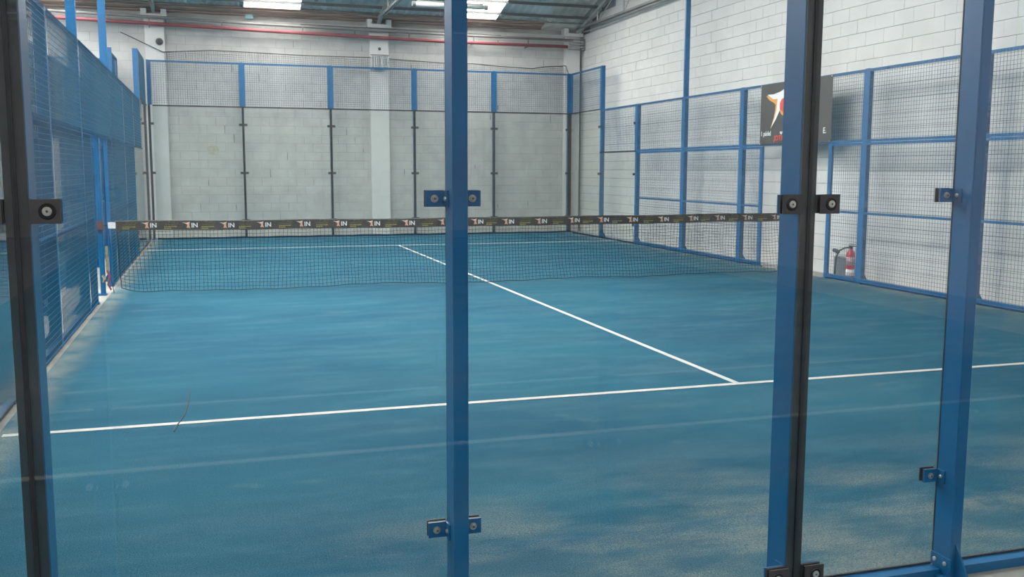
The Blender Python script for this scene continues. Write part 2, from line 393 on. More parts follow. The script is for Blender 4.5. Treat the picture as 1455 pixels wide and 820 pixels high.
# trusses
for i, (xt, lab) in enumerate(((0.15, 'pale steel roof truss above the left pilaster'), (5.19, 'pale steel roof truss rising from the middle pilaster'), (10.27, 'pale steel roof truss running along the right block wall'))):
    t = thing('roof_truss', lab, 'truss', 'steel roof trusses', (xt, RIDGE, EAVE))
    zc = 5.14 if i < 2 else 5.10
    mb = MB()
    for dx in (-0.045, 0.02): mb.box((xt+dx, RIDGE-10.8, zc), (xt+dx+0.025, YB-0.12, zc+0.05))
    part(mb, 'bottom_chord', TRUSS if i < 2 else GREYPIPE, t)
    for (ya, yb) in ((YB-0.12, RIDGE), (RIDGE, RIDGE-10.8)):
        za, zb = roof_z(ya)-0.13, roof_z(yb)-0.13
        part(MB().prism([(xt-0.035, ya, za), (xt-0.035, yb, zb), (xt-0.035, yb, zb+0.07), (xt-0.035, ya, za+0.07)], (0.07, 0, 0)), 'top_chord', TRUSS, t)
    ys = [YB-1.45-1.55*k for k in range(12)]
    for k, y in enumerate(ys):
        if roof_z(y)-0.1 - zc < 0.15 or y < RIDGE-10: continue
        part(MB().tube([(xt, y, zc+0.02), (xt, y, roof_z(y)-0.09)], 0.022), 'hanger', TRUSS, t)
        if y-1.5 > RIDGE-10 and k % 1 == 0:
            y2 = y-1.55 if y > RIDGE else y+1.55
            part(MB().tube([(xt, y, zc+0.03), (xt, y2, roof_z(y2)-0.1)], 0.014), 'brace', TRUSS, t)
mb = MB().tube([(10.33, 20.1, 5.03), (10.33, 16.5, 5.05), (10.33, 5, 5.05)], 0.014, 6)
tag(mb.build('conduit', GREYPIPE), 'thin grey conduit running under the truss along the right wall', 'conduit')

# pipes along the back wall
mb = MB().tube([(-3, 20.09, 4.86), (0, 20.09, 4.80), (2.4, 20.09, 4.745), (6.8, 20.09, 4.675), (9.95, 20.09, 4.675)], 0.042, 10)
t = thing('sprinkler_pipe', 'red painted pipe running along the top of the back wall', 'pipe', None, (0, 20.09, 4.7)); part(mb, 'pipe', REDPIPE, t, True)
for x in (0.06, 1.6, 3.4, 4.6, 5.9, 7.5, 8.9):
    part(MB().box((x-0.018, 20.07, 4.80-0.02*x+0.0), (x+0.018, 20.2 if 4.9 < x < 5.5 else 20.34, 4.83-0.02*x+0.0)).box((x-0.014, 20.06, 4.70), (x+0.014, 20.085, 4.93-0.015*x)), 'pipe_bracket', GREYPIPE, t)
mb = MB().tube([(-3, 20.10, 4.99), (0, 20.10, 4.945), (2.4, 20.10, 4.89), (6.8, 20.10, 4.845), (10.1, 20.10, 4.84)], 0.033, 8)
tag(mb.build('service_pipe', GREYPIPE, None, True), 'grey pipe running just above the red pipe', 'pipe')
mb = MB().tube([(3.35, 20.10, 4.925), (6.0, 20.10, 4.905), (8.2, 20.09, 4.875)], 0.010, 6)
tag(mb.build('cable', DARKG), 'thin dark cable lying along the top of the grey pipe', 'cable')
t = thing('pipe_rack', 'grey pipe elbows bracketed into the far right corner', 'pipe bracket', None, (10.2, 20.1, 4.65))
part(MB().cbox((9.98, 20.08, 4.60), (10.40, 20.12, 4.62), 0.002, 0).cbox((9.98, 20.08, 4.86), (10.40, 20.12, 4.88), 0.002, 0).box((10.38, 20.06, 4.60), (10.41, 20.14, 4.88)), 'rack_frame', GREYPIPE, t)
for z in (4.68, 4.75, 4.81): part(MB().tube([(10.0, 20.1, z), (10.38, 20.1, z)], 0.018, 8), 'pipe_stub', TRUSS, t)
t = thing('alarm_dome', 'small dark round fitting on the left pilaster below the red pipe', 'fitting', None, (0.25, 20.19, 4.42))
part(MB().lathe((0.25, 20.19, 4.42), [(0.07, 0), (0.07, -0.03), (0.055, -0.07), (0.02, -0.09)], 16, 1), 'dome', DARKG, t, True)
part(MB().lathe((0.25, 20.189, 4.42), [(0.085, 0), (0.085, -0.012)], 16, 1), 'collar', GREYPIPE, t)
t = thing('alarm_dome', 'tiny dark round plug on the middle pilaster below the red pipe', 'fitting', None, (5.2, 20.19, 4.45))
part(MB().lathe((5.2, 20.19, 4.45), [(0.032, 0), (0.032, -0.012), (0.02, -0.02)], 12, 1), 'dome', DARKG, t)
part(MB().lathe((5.2, 20.189, 4.45), [(0.04, 0), (0.04, -0.005)], 12, 1), 'collar', GREYPIPE, t)
t = thing('vent_flap', 'small pale cyan flap hanging at the top of the back wall', 'flap', None, (2.2, 20.3, 5.05))
part(MB().box((2.13, 20.27, 5.03), (2.30, 20.285, 5.28)), 'sheet', CYAN, t); part(MB().box((2.12, 20.265, 5.19), (2.31, 20.27, 5.21)), 'clip', DARKG, t)

# fluorescent battens
for i, (a, b, lab) in enumerate(((1.58, 3.12, 'opal fluorescent batten hanging in front of the left skylight'), (4.86, 6.22, 'opal fluorescent batten hanging in front of the right skylight, mostly behind the centre post'))):
    z = 4.57; y = 14.4
    t = thing('ceiling_light', lab, 'light', 'hanging fluorescent battens', ((a+b)/2, y, z))
    part(MB().tube([(a+0.03, y, z), (b-0.03, y, z)], 0.045, 10), 'diffuser', TUBE, t, True)
    part(MB().cbox((a+0.06, y-0.03, z+0.03), (b-0.06, y+0.03, z+0.06), 0.004, 0), 'housing', TRUSS, t)
    for e in (a, b): part(MB().tube([(e-0.03, y, z), (e+0.03, y, z)], 0.048, 10), 'end_cap', GREYPIPE, t)
    for e in (a+0.25, b-0.25): part(MB().tube([(e, y, z+0.05), (e, y, roof_z(y)-0.0)], 0.004), 'suspension_wire', GREYPIPE, t)

# ------------------------------------------------------------------ turf and lines
def court(x0, y0, x1, y1, label, lines, gl):
    t = thing('artificial_turf', label, 'turf', None, (x0, y0, 0))
    part(MB().box((x0, y0, -0.011), (x1, y1, 0.0)), 'turf_mat', TURF, t)
    for (a, b) in lines: part(MB().box(a, b), 'court_line', LINE, t)
    return t
ZL = 0.003
tf = court(-0.03, -0.185, 10.0, 20.0, 'blue artificial turf of the court behind the glass, dusted with sand',
      [((0.0, 3.02, 0.0005), (10, 3.08, ZL)), ((0.0, 16.92, 0.0005), (10, 16.98, ZL)), ((4.975, 3.08, 0.0005), (5.025, 16.92, ZL))], None)
court(-10.7, -0.185, -0.72, 20.0, 'blue artificial turf of the neighbouring court on the left', [((-10.7, 3.02, 0.0005), (-0.72, 3.08, ZL)), ((-10.7, 16.92, 0.0005), (-0.72, 16.98, ZL))], None)
court(-1.156, -20.9, 8.844, -0.93, 'blue artificial turf of the court on the viewer\'s side', [((-1.15, -3.99, 0.0005), (8.84, -3.93, ZL))], None)
part(MB().tube([(1.06, 4.04, 0.002), (1.052, 3.8, 0.002), (1.05, 3.55, 0.002), (1.035, 3.26, 0.002), (1.0, 3.0, 0.004), (0.985, 2.86, 0.002)], 0.0045, 4), 'torn_seam', NET, tf)['label'] = 'thin dark torn seam crossing the white service line'

# ------------------------------------------------------------------ fence components
# a wall runs along direction u ('x' or 'y'); out = unit sign of the outside direction on the other axis
def put(axis, s, d, z, out):
    """s along the wall, d outwards from the glass plane, -> world"""
    base, o = out
    return (s, base+o*d, z) if axis == 'x' else (base+o*d, s, z)
def bxo(mb, axis, out, s0, s1, d0, d1, z0, z1, chamfer=None, cax=None):
    a = put(axis, s0, d0, z0, out); b = put(axis, s1, d1, z1, out)
    if chamfer:
        ax = {'s': 0 if axis == 'x' else 1, 'd': 1 if axis == 'x' else 0, 'z': 2}[cax]
        return mb.cbox(a, b, chamfer, ax)
    return mb.box(a, b)

def post(axis, out, s, h, label, cat='post', group=None, clamps=(), zc=(0.41, 1.505, 2.6), gusset=True, tape=None, wid=0.05, dep=0.10, foot=True, pole=None, detail=True, tape_in=None):
    t = thing('fence_post', label, cat, group, put(axis, s, 0, 0, out))
    hw = wid/2; d0 = 0.012; d1 = d0+dep
    part(bxo(MB(), axis, out, s-hw, s+hw, d0, d1, 0.008, h, 0.004, 'z'), 'shaft', BLUE, t)
    part(bxo(MB(), axis, out, s-hw-0.002, s+hw+0.002, d0-0.002, d1+0.002, h, h+0.006), 'cap', BLUE, t)
    if foot:
        part(bxo(MB(), axis, out, s-hw-0.03, s+hw+0.03, d0, d1+0.09, 0.0-0.012, 0.008), 'base_plate', BLUE, t)
    if gusset:
        p = [put(axis, s-0.004, d1, 0.145, out), put(axis, s-0.004, d1, 0.008, out), put(axis, s-0.004, d1+0.085, 0.008, out)]
        off = (0.008, 0, 0) if axis == 'x' else (0, 0.008, 0)
        part(MB().prism(p, off), 'gusset', BLUE, t)
    if tape:
        part(bxo(MB(), axis, out, s-hw+0.001, s+hw-0.001, 0.006, d0-0.0005, 0.03, tape), 'sealing_strip', TAPE, t)
        part(bxo(MB(), axis, out, s-0.003, s+0.003, 0.0, 0.006, 0.03, tape), 'joint_gap', BLACK, t)
    for side in clamps:
        for z in zc:
            if z > h: continue
            e = s + side*hw
            c = part(bxo(bxo(MB(), axis, out, e, e+side*0.006, 0.014, 0.058, z-0.026, z+0.026), axis, out, e, e+side*0.066, 0.014, 0.020, z-0.026, z+0.026), 'clamp', BLUE, t)
            part(bxo(bxo(MB(), axis, out, e+side*0.002, e+side*0.064, 0.0065, 0.0138, z-0.026, z+0.026), axis, out, e+side*0.002, e+side*0.0655, -0.012, -0.0065, z-0.027, z+0.027), 'clamp_pad', PAD, c)
            if detail:
                ax = 1 if axis == 'x' else 0
                o_ = out[1]; pc = put(axis, e+side*0.038, 0, z, out)
                part(MB().lathe(pc, [(0.0125, 0.0205*o_), (0.0125, 0.023*o_), (0.008, 0.0235*o_), (0.007, 0.029*o_)], 14, ax), 'bolt', STEEL, c)
                part(MB().lathe(pc, [(0.018, -0.0121*o_), (0.0175, -0.0135*o_), (0.0165, -0.0145*o_)], 20, ax), 'washer', WASH, c)
                part(MB().lathe(pc, [(0.0105, -0.0146*o_), (0.0098, -0.0160*o_), (0.0045, -0.0166*o_)], 16, ax), 'bolt', STEEL, c)
                part(MB().lathe(pc, [(0.003, -0.0166*o_), (0.003, -0.0168*o_)], 6, ax), 'hex_socket', DARKG, c)
                part(MB().lathe(pc, [(0.0035, 0.029*o_), (0.0035, 0.0293*o_)], 6, ax), 'bolt_core', DARKG, c)
                ps = put(axis, e+side*0.006, 0.040, z, out); axs = 0 if axis == 'x' else 1
                part(MB().lathe(ps, [(0.008, 0), (0.008, side*0.004), (0.004, side*0.006)], 10, axs), 'bolt', STEEL, c)
    return t

def glass(axis, out, s0, s1, h, label, group):
    t = thing('glass_panel', label, 'glass panel', group, put(axis, (s0+s1)/2, 0, 0, out))
    g = 0.004
    part(bxo(MB(), axis, out, s0+g, s1-g, -0.005, 0.005, 0.035, h-0.0125), 'pane', GLASS, t)
    part(bxo(MB(), axis, out, s0+g, s1-g, -0.009, 0.009, h-0.012, h+0.017), 'edge_seal', BLACK, t)
    part(bxo(MB(), axis, out, s0+g, s1-g, -0.006, 0.006, 0.027, 0.034), 'setting_strip', BLACK, t)
    return t

def mesh_panel(axis, out, s0, s1, z0, z1, label, group, mids=(), fr=0.038, pitch=0.05, r=0.0027, bottom=True, wr=None):
    t = thing('mesh_panel', label, 'mesh panel', group, put(axis, (s0+s1)/2, 0, z0, out))
    D0, D1 = 0.012, 0.05
    part(bxo(MB(), axis, out, s0, s1, D0, D1, z1-fr, z1, 0.003, 's'), 'top_rail', BLUE, t)
    if bottom: part(bxo(MB(), axis, out, s0, s1, D0, D1, z0, z0+fr, 0.003, 's'), 'bottom_rail', BLUE, t)
    for a in (s0, s1-fr): part(bxo(MB(), axis, out, a, a+fr, D0+0.001, D1-0.001, z0+0.001, z1-0.001, 0.003, 'z'), 'upright', BLUE, t)
    for z in mids: part(bxo(MB(), axis, out, s0+fr, s1-fr, D0, D1, z-0.015, z+0.015, 0.003, 's'), 'mid_rail', BLUE, t)
    mb = MB(); n = int(round((s1-s0)/pitch)); dm = 0.008; tt = r
    for i in range(1, n):
        s = s0+(s1-s0)*i/n
        mb.tube([put(axis, s, dm, z0+0.004, out), put(axis, s, dm, z1-0.004, out)], tt, 4, False)
    n = int(round((z1-z0)/pitch))
    for i in range(1, n):
        z = z0+(z1-z0)*i/n
        mb.tube([put(axis, s0+0.004, dm-0.0035, z, out), put(axis, s1-0.004, dm-0.0035, z, out)], tt, 4, False)
    o = part(mb, 'wire_mesh', WIRE, t); o['kind'] = 'stuff'
    return t

def kerb(axis, out, s0, s1, label, group):
    t = thing('kerb_rail', label, 'rail', group, put(axis, (s0+s1)/2, 0, 0, out))
    part(bxo(bxo(MB(), axis, out, s0, s1, 0.0, 0.062, 0.018, 0.026), axis, out, s0, s1, 0.054, 0.062, -0.012, 0.018), 'angle', BLUE, t)
    return t

# ---- far glass wall (y = 20)
far = ('x', (20.0, 1))
for i in range(6):
    x = 2.0*i if i else -0.02; cl = (() if False else ((1,) if i == 0 else ((-1,) if i == 5 else (-1, 1))))
    where = ('at the far left corner', 'first from the far left corner', 'second from the far left corner', 'third from the far left corner', 'fourth from the far left corner', 'at the far right corner')[i]
    post(*far, x, 4.0, 'blue post of the far glass wall, %s' % where, group='posts of the far glass wall', clamps=cl, tape=3.0, detail=False,
         wid=0.05 if i < 5 else 0.09)
for i in range(5):
    w_ = ('leftmost', 'second from left', 'middle', 'second from right', 'rightmost')[i]
    glass(*far, 2*i+(0 if i else 0.05), 2*i+2-(0 if i < 4 else 0.05), 3.0, '%s clear glass pane of the far court wall' % w_, 'far wall glass panes')
    mesh_panel(*far, 2*i+(0.026 if i else 0.006), 2*i+2-0.026, 3.018, 4.0, '%s blue framed mesh panel above the far glass' % w_, 'mesh panels over the far glass', bottom=False)
kerb(*far, 0.05, 9.95, 'blue kerb rail under the far glass wall', None)

# ---- side walls
def side(xw, o, name, y_end=-0.19, tall=(), full=True, far_words='right', doors=True):
    A = ('y', (xw, o)); nm = far_words
    posts = [(2.0, 4, 'beside the nearest tall glass'), (4.0, 3, 'at the end of the near glass'), (6.17, 3, 'second before the near doorway'), (8.34, 3, 'just before the near doorway'),
             (11.66, 3, 'just past the far doorway'), (13.83, 3, 'second past the far doorway'), (16.0, 3, 'where the low glass begins'), (18.0, 4, 'between the low and the high far glass')]
    for (y, h, wd) in posts:
        cl = ()
        if y in (2.0, 18.0): cl = (-1, 1)
        if y == 16.0: cl = (1,)
        if y == 4.0: cl = (-1,)
        hh = 6.0 if y in tall else h
        post(*A, y, hh, '%sblue post of the %s side fence, %s' % ('very tall ' if y in tall else '', nm, wd), group='posts of the %s side fence' % nm, clamps=cl, detail=False)
    g = 'mesh panels of the %s side fence' % nm
    glass(*A, 18.0, 19.97, 3.0, 'tall glass pane nearest the far corner of the %s side' % nm, 'glass panes of the %s side' % nm)
    glass(*A, 16.0, 18.0, 2.0, 'low glass pane second from the far corner of the %s side' % nm, 'glass panes of the %s side' % nm)
    glass(*A, y_end+0.02, 2.0, 3.0, 'tall glass pane nearest the viewer on the %s side' % nm, 'glass panes of the %s side' % nm)
    glass(*A, 2.0, 4.0, 2.0, 'low glass pane nearest the viewer on the %s side' % nm, 'glass panes of the %s side' % nm)
    mesh_panel(*A, 18.026, 19.97, 3.018, 4.0, 'mesh panel above the tall far glass of the %s side' % nm, g, bottom=False)
    mesh_panel(*A, 16.026, 17.974, 2.018, 3.0, 'mesh panel above the low far glass of the %s side' % nm, g, bottom=False)
    mesh_panel(*A, 2.026, 3.974, 2.018, 3.0, 'mesh panel above the low near glass of the %s side' % nm, g, bottom=False)
    mesh_panel(*A, y_end, 1.974, 3.018, 4.0, 'mesh panel above the tall near glass of the %s side' % nm, g, bottom=False)
    for (a, b, wd) in ((4.0, 6.17, 'nearest the viewer'), (6.17, 8.34, 'second from the viewer'), (11.66, 13.83, 'first past the doorways'), (13.83, 16.0, 'second past the doorways')):
        mesh_panel(*A, a+0.026, b-0.026, 0.03, 1.99, 'lower mesh panel of the %s side, %s' % (nm, wd), g, mids=(1.0,))
        mesh_panel(*A, a+0.026, b-0.026, 1.995, 3.0, 'upper mesh panel of the %s side, %s' % (nm, wd), g)
    mesh_panel(*A, 8.366, 11.634, 1.995, 3.0, 'upper mesh panel of the %s side, spanning the doorways' % nm, g)
    for (a, b, wd) in ((8.366, 9.11, 'before'), (11.0, 11.634, 'past')):
        mesh_panel(*A, a, b, 0.03, 1.99, 'narrow lower mesh panel just %s the doorways on the %s side' % (wd, nm), g, mids=(1.0,))
    for (y, wd) in ((9.13, 'near'), (10.98, 'far')):
        t = thing('door_jamb', 'slim blue %s door jamb on the %s side fence' % (wd, nm), 'jamb', 'door jambs of the %s side' % nm, put(*A[:1], y, 0, 0, A[1]))
        part(bxo(MB(), *A, y-0.02, y+0.02, 0.012, 0.052, 0.008, 1.99, 0.003, 'z'), 'shaft', BLUE, t)
        part(bxo(MB(), *A, y-0.04, y+0.04, 0.0, 0.075, -0.012, 0.008), 'base_plate', BLUE, t)
    kerb(*A, y_end+0.05, 9.1, 'blue kerb rail along the %s side, near half' % nm, None); kerb(*A, 11.0, 19.9, 'blue kerb rail along the %s side, far half' % nm, None)
side(10.0, 1, 'right', tall=(13.83,), far_words='right')
side(-0.07, -1, 'left', tall=(8.34, 11.66), far_words='left')
side(-0.68, 1, 'neighbour', far_words="neighbouring court's")
# neighbour court far wall
for i in range(3):
    x = -0.72-2*i
    post(*far, x, 4.0, 'neighbouring far wall post, blue, %s from its right corner' % ORD[i], group='posts of the neighbouring far wall', clamps=(-1,), tape=3.0, detail=False)
    glass(*far, x-2, x, 3.0, '%s glass pane from the right of the neighbouring court far wall' % ORD[i], 'neighbouring far wall glass')
    mesh_panel(*far, x-1.974, x-0.026, 3.018, 4.0, '%s mesh panel from the right over the neighbouring far glass' % ORD[i], 'neighbouring far mesh panels', bottom=False)

# ---- near wall of this court, seen from outside (y = -0.19, outside towards the viewer)
near = ('x', (-0.19, -1))
names = ('at the near left corner', 'left of the viewer', 'in the middle of the view', 'at the right with a triangular foot', 'right of the view', 'at the near right corner')
for i in range(6):
    x = 2.0*i
    t = post(*near, x, 4.0, 'blue steel post of the near glass wall, %s' % names[i], group='posts of the near glass wall', clamps=((1,) if i == 0 else ((-1,) if i == 5 else (-1, 1))), zc=(0.40, 1.507, 2.6), detail=True, tape=3.0)
    if i in (2, 1, 3, 4):
        c = part(bxo(MB(), *near, x-0.0255-0.006, x-0.0255, 0.012, 0.120, 0.035, 0.085), 'foot_bracket', BLUE, t)
        for d in (0.035, 0.09):
            part(MB().lathe(put('x', x-0.0315, d, 0.06, near[1]), [(0.009, 0), (0.009, -0.004), (0.005, -0.006)], 12, 0), 'bolt', STEEL, c)
for i in range(5):
    wds = ('leftmost', 'second from left', 'middle', 'second from right', 'rightmost')[i]
    glass(*near, 2*i+(0.01 if not i else 0), 2*i+2-(0.01 if i == 4 else 0), 3.0, '%s clear glass pane of the near court wall' % wds, 'near wall glass panes')
    mesh_panel(*near, 2*i+0.026, 2*i+2-0.026, 3.018, 4.0, '%s mesh panel high above the near glass' % wds, 'mesh panels over the near glass', bottom=False, pitch=0.1)
    kerb(*near, 2*i+0.027, 2*i+2-0.027, '%s blue kerb rail under the near glass wall' % wds, 'kerb rails of the near glass wall')

# ---- glass wall of the viewer's own court (y = -0.913), seen from inside
own = ('x', (-0.922, 1))
for i, x in enumerate((-1.156, 0.846, 2.846, 4.846, 6.846)):
    wd = ('left out of view', 'at the left edge of view', 'right of the view centre', 'right out of view', 'furthest right out of view')[i]
    post(*own, x, 4.0, "blue post with black strip, nearest glass wall, %s" % wd, group="posts of the viewer's glass wall", clamps=(1,) if i == 0 else (-1, 1), zc=(0.425, 1.507, 2.6), detail=True, tape=3.0)
for i, x in enumerate((-1.156, 0.846, 2.846, 4.846)):
    wd = ('leftmost', 'widest in view, directly before the viewer', 'third from left', 'rightmost')[i]
    glass(*own, x+(0.01 if i == 0 else 0), x+2.0, 3.0, "%s clear glass pane of the viewer's own wall" % wd, "glass panes of the viewer's wall")
    kerb(*own, x+0.027, x+2-0.027, "%s kerb rail under the viewer's own glass" % wd, "kerb rails of the viewer's wall")

# ------------------------------------------------------------------ court net
YN = 10.0
def band_z(x):  # centre of the band sags a little
    k = (x-5.0)/5.0
    return 0.862 + 0.012*k*k + 0.004*sin(x*3.1)
t = thing('court_net', 'black padel net with a dark printed top band across the middle of the court', 'net', None, (5, YN, 0))
mb = MB(); n = 80; X0, X1 = 0.06, 9.99
for i in range(n):
    xa, xb = X0+(X1-X0)*i/n, X0+(X1-X0)*(i+1)/n; za, zb = band_z(xa), band_z(xb)
    # folded band: front, back, top skins
    a = [(xa, YN-0.012, za-0.062), (xb, YN-0.012, zb-0.062), (xb, YN-0.012, zb+0.055), (xa, YN-0.012, za+0.055), (xa, YN, za+0.064), (xb, YN, zb+0.064), (xa, YN+0.012, za+0.055), (xb, YN+0.012, zb+0.055), (xa, YN+0.012, za-0.062), (xb, YN+0.012, zb-0.062)]
    mb.add(a, [(0, 1, 2, 3), (3, 2, 5, 4), (4, 5, 7, 6), (6, 7, 9, 8), (8, 9, 1, 0)])
band = part(mb, 'top_band', BAND, t)
def warp(x, z, ph=0.0):
    h = max(0.0, (0.80-z)/0.80)
    dx = h*(0.030*sin(x*1.9+1.0) + 0.016*sin(x*5.3)) + 0.004*sin(x*23+z*9)
    dy = -h*h*(0.10+0.05*sin(x*1.3+0.6)) + 0.022*h*sin(x*4.1+z*5)
    lift = max(0, (x-9.55)/0.45)**2*0.14 + max(0, (0.35-x)/0.35)**2*0.10
    dz = h*(lift + 0.012*sin(x*2.3) + 0.010) + 0.004*sin(x*11+z*13)
    return Vector((x+dx, YN+dy, z+dz))
mb = MB(); nv = 200; nh = 17
for i in range(nv+1):
    x = 0.08+(9.97-0.08)*i/nv
    mb.tube([warp(x, 0.014+(0.81-0.014)*k/10) for k in range(11)], 0.0027, 3, False)
for j in range(nh+1):
    z = 0.014+(0.80-0.014)*j/nh
    mb.tube([warp(0.08+(9.97-0.08)*k/120, z) for k in range(121)], 0.0027 if j else 0.005, 3, False)
nm_ = part(mb, 'net_mesh', NET, t); nm_['kind'] = 'stuff'
part(MB().tube([warp(0.08, 0.016+0.79*k/8)+Vector((0, 0, 0)) for k in range(9)], 0.006, 5), 'side_cord', NET, t)
part(MB().tube([warp(9.97, 0.016+0.79*k/8) for k in range(9)], 0.006, 5), 'side_cord', NET, t)
part(MB().box((-0.02, YN-0.013, 0.842), (0.07, YN+0.013, 0.918)), 'end_tab', WHITE, t)['label'] = 'white end tab of the net band'
part(MB().tube([(-0.12, YN, 0.88), (-0.02, YN, 0.88)], 0.006, 6), 'tension_cord', NET, t)
part(MB().tube([(9.99, YN, 0.87), (10.02, YN, 0.87)], 0.006, 6), 'tension_cord', NET, t)
# prints on the band: star figure, IN, two broken yellow lines
star = [(-0.075, 0.038), (-0.02, 0.030), (0.022, 0.046), (0.012, 0.0), (0.026, -0.044), (0.004, -0.03), (-0.022, -0.040), (-0.010, 0.004), (-0.035, 0.022)]
me_star = MB().prism([(a, 0, b) for a, b in star], (0, -0.0012, 0)).mesh('star_print', SALMON)
me_tip = MB().prism([(-0.072, 0, 0.037), (-0.02, 0, 0.030), (0.004, 0, 0.036), (-0.004, 0, 0.020), (-0.030, 0, 0.024)], (0, -0.0016, 0)).mesh('star_tip_print', WHITE)
me_in = text_mesh('IN', 0.082, WHITE, 'lettering')
def dash(seed):
    rr = random.Random(seed); mb = MB(); x = -0.09
    while x < 0.07:
        l = rr.uniform(0.012, 0.032); mb.box((x, -0.0012, -0.024), (min(x+l, 0.085), 0, -0.014)); x += l+rr.uniform(0.004, 0.010)
    x = -0.09
    while x < 0.0:
        l = rr.uniform(0.012, 0.03); mb.box((x, -0.0012, -0.046), (x+l, 0, -0.036)); x += l+rr.uniform(0.004, 0.008)
    return mb
me_y = dash(3).mesh('yellow_print', YELLOW)
mbm = MB(); rr = random.Random(5)
for k in range(11):
    a, b = rr.uniform(-0.08, 0.07), rr.uniform(0.0, 0.05); mbm.add([(a, -0.0013, b), (a+rr.uniform(0.01, 0.035), -0.0013, b-rr.uniform(0.004, 0.014)), (a+0.012, -0.0013, b+0.01)], [(0, 1, 2)])
me_m = mbm.mesh('motif_print', BROWNP)
for k in range(20):
    x = 0.478+0.485*k + 0.02*sin(k*1.7); yb = YN-0.0121; z = band_z(x)
    off = Vector((5, YN, 0))
    link('star_print', me_star, band, Vector((x-0.035, yb, z))-off); link('star_tip_print', me_tip, band, Vector((x-0.035, yb-0.0002, z))-off)
    o = link('lettering', me_in, band, Vector((x+0.002, yb-0.0008, z-0.029))-off); o.rotation_euler = (pi/2, 0, 0)
    xm = x-0.24
    if xm > 0.12:
        link('yellow_print', me_y, band, Vector((xm, yb, band_z(xm)))-off); link('motif_print', me_m, band, Vector((xm, yb, band_z(xm)))-off)

# net posts (centre posts of the doorways)
for (xw, o, lab) in ((-0.07, -1, 'blue net post on the left fence with a reddish winch'), (10.0, 1, 'blue net post on the right fence between the doorways')):
    A = ('y', (xw, o)); t = thing('net_post', lab, 'net post', 'net posts', (xw, YN, 0))
    part(bxo(MB(), *A, YN-0.03, YN+0.03, 0.012, 0.072, 0.008, 1.99, 0.004, 'z'), 'shaft', BLUE, t)
    part(bxo(MB(), *A, YN-0.06, YN+0.06, 0.0, 0.11, -0.012, 0.008), 'base_plate', BLUE, t)
    part(bxo(bxo(MB(), *A, YN-0.05, YN+0.03, 0.005, 0.011, 0.82, 0.93), *A, YN-0.085, YN-0.031, 0.012, 0.075, 0.83, 0.94), 'winch', RUST, t)
    if o < 0:
        part(MB().box((-0.062, 9.945, 0.30), (-0.03, 9.965, 0.62)), 'strap', STRAPY, t)['label'] = 'faded yellow strap'
        part(MB().tube([(-0.05, 9.94, 0.31), (-0.02, 9.93, 0.24), (-0.045, 9.93, 0.13), (-0.01, 9.93, 0.06)], 0.014, 6), 'strap', STRAPR, t)['label'] = 'red strap hanging to the turf'
        part(MB().tube([(-0.11, 9.93, 0.25), (-0.08, 9.92, 0.20), (-0.10, 9.93, 0.16)], 0.018, 6), 'strap', STRAPY, t)['label'] = 'yellow strap knot'
        part(MB().tube([(-0.02, YN, 0.86), (0.0, 9.96, 0.5), (-0.01, 9.95, 0.2), (0.02, 9.95, 0.02)], 0.005, 5), 'cord', NET, t)

# ------------------------------------------------------------------ banner on the right fence
t = thing('banner', 'charcoal banner with a white star figure and red ball hung on the right fence', 'banner', None, (9.99, 10.05, 2.5))
YA, YZ, ZA, ZZ = 11.02, 9.08, 2.02, 2.985; XF = 9.992
mb = MB(); n = 24
for i in range(n):
    def q(k): y = YA+(YZ-YA)*k/n; return y, 0.006*sin(k*0.9)+0.003*sin(k*2.3)
    (ya, da), (yb, db) = q(i), q(i+1)
    mb.add([(XF-da*0.5, ya, ZA), (XF-db*0.5, yb, ZA), (XF-db*0.5, yb, ZZ), (XF-da*0.5, ya, ZZ), (XF+0.002-da*0.5, ya, ZA), (XF+0.002-db*0.5, yb, ZA), (XF+0.002-db*0.5, yb, ZZ), (XF+0.002-da*0.5, ya, ZZ)],
           [(0, 1, 2, 3), (7, 6, 5, 4), (0, 4, 5, 1), (3, 2, 6, 7)])
part(mb, 'sheet', BANNER, t)
# print outlines (fractions of the sheet: a from the left edge, b from the bottom)
def pr(poly, m, name, lift, lab=None):
    X = XF-0.006-lift
    return part(MB().prism([(X, YA+(YZ-YA)*a, ZA+(ZZ-ZA)*b) for a, b in poly], (-0.0012, 0, 0)), name, m, t)
pr([(0.088, 0.812), (0.17, 0.80), (0.27, 0.79), (0.36, 0.86), (0.335, 0.70), (0.30, 0.56), (0.225, 0.385), (0.166, 0.262), (0.205, 0.42), (0.225, 0.54), (0.232, 0.655), (0.20, 0.69), (0.14, 0.735)], ORANGE, 'star_shadow_print', 0.0)
pr([(0.105, 0.83), (0.20, 0.825), (0.30, 0.855), (0.391, 0.915), (0.368, 0.77), (0.325, 0.62), (0.245, 0.41), (0.170, 0.262), (0.225, 0.44), (0.252, 0.58), (0.262, 0.745), (0.20, 0.745)], WHITE, 'star_figure_print', 0.0016)
cy, cz, ry, rz = 0.358, 0.615, 0.060, 0.122
pr([(cy+ry*cos(2*pi*k/28), cz-0.03+rz*sin(2*pi*k/28)) for k in range(28)], ORANGE, 'ball_shadow_print', 0.0032)
pr([(cy+ry*cos(2*pi*k/28), cz+0.02+rz*sin(2*pi*k/28)*0.92) for k in range(28)], REDP, 'ball_print', 0.0048)
def wr(txt, a, b, size, m):
    me = text_mesh(txt, size, m, 'lettering'); o = link('lettering', me, t)
    o.matrix_local = Matrix.Translation(Vector((XF-0.012, YA+(YZ-YA)*a, ZA+(ZZ-ZA)*b))-Vector(t.location)) @ Matrix(((0, 0, -1, 0), (-1, 0, 0, 0), (0, 1, 0, 0), (0, 0, 0, 1)))
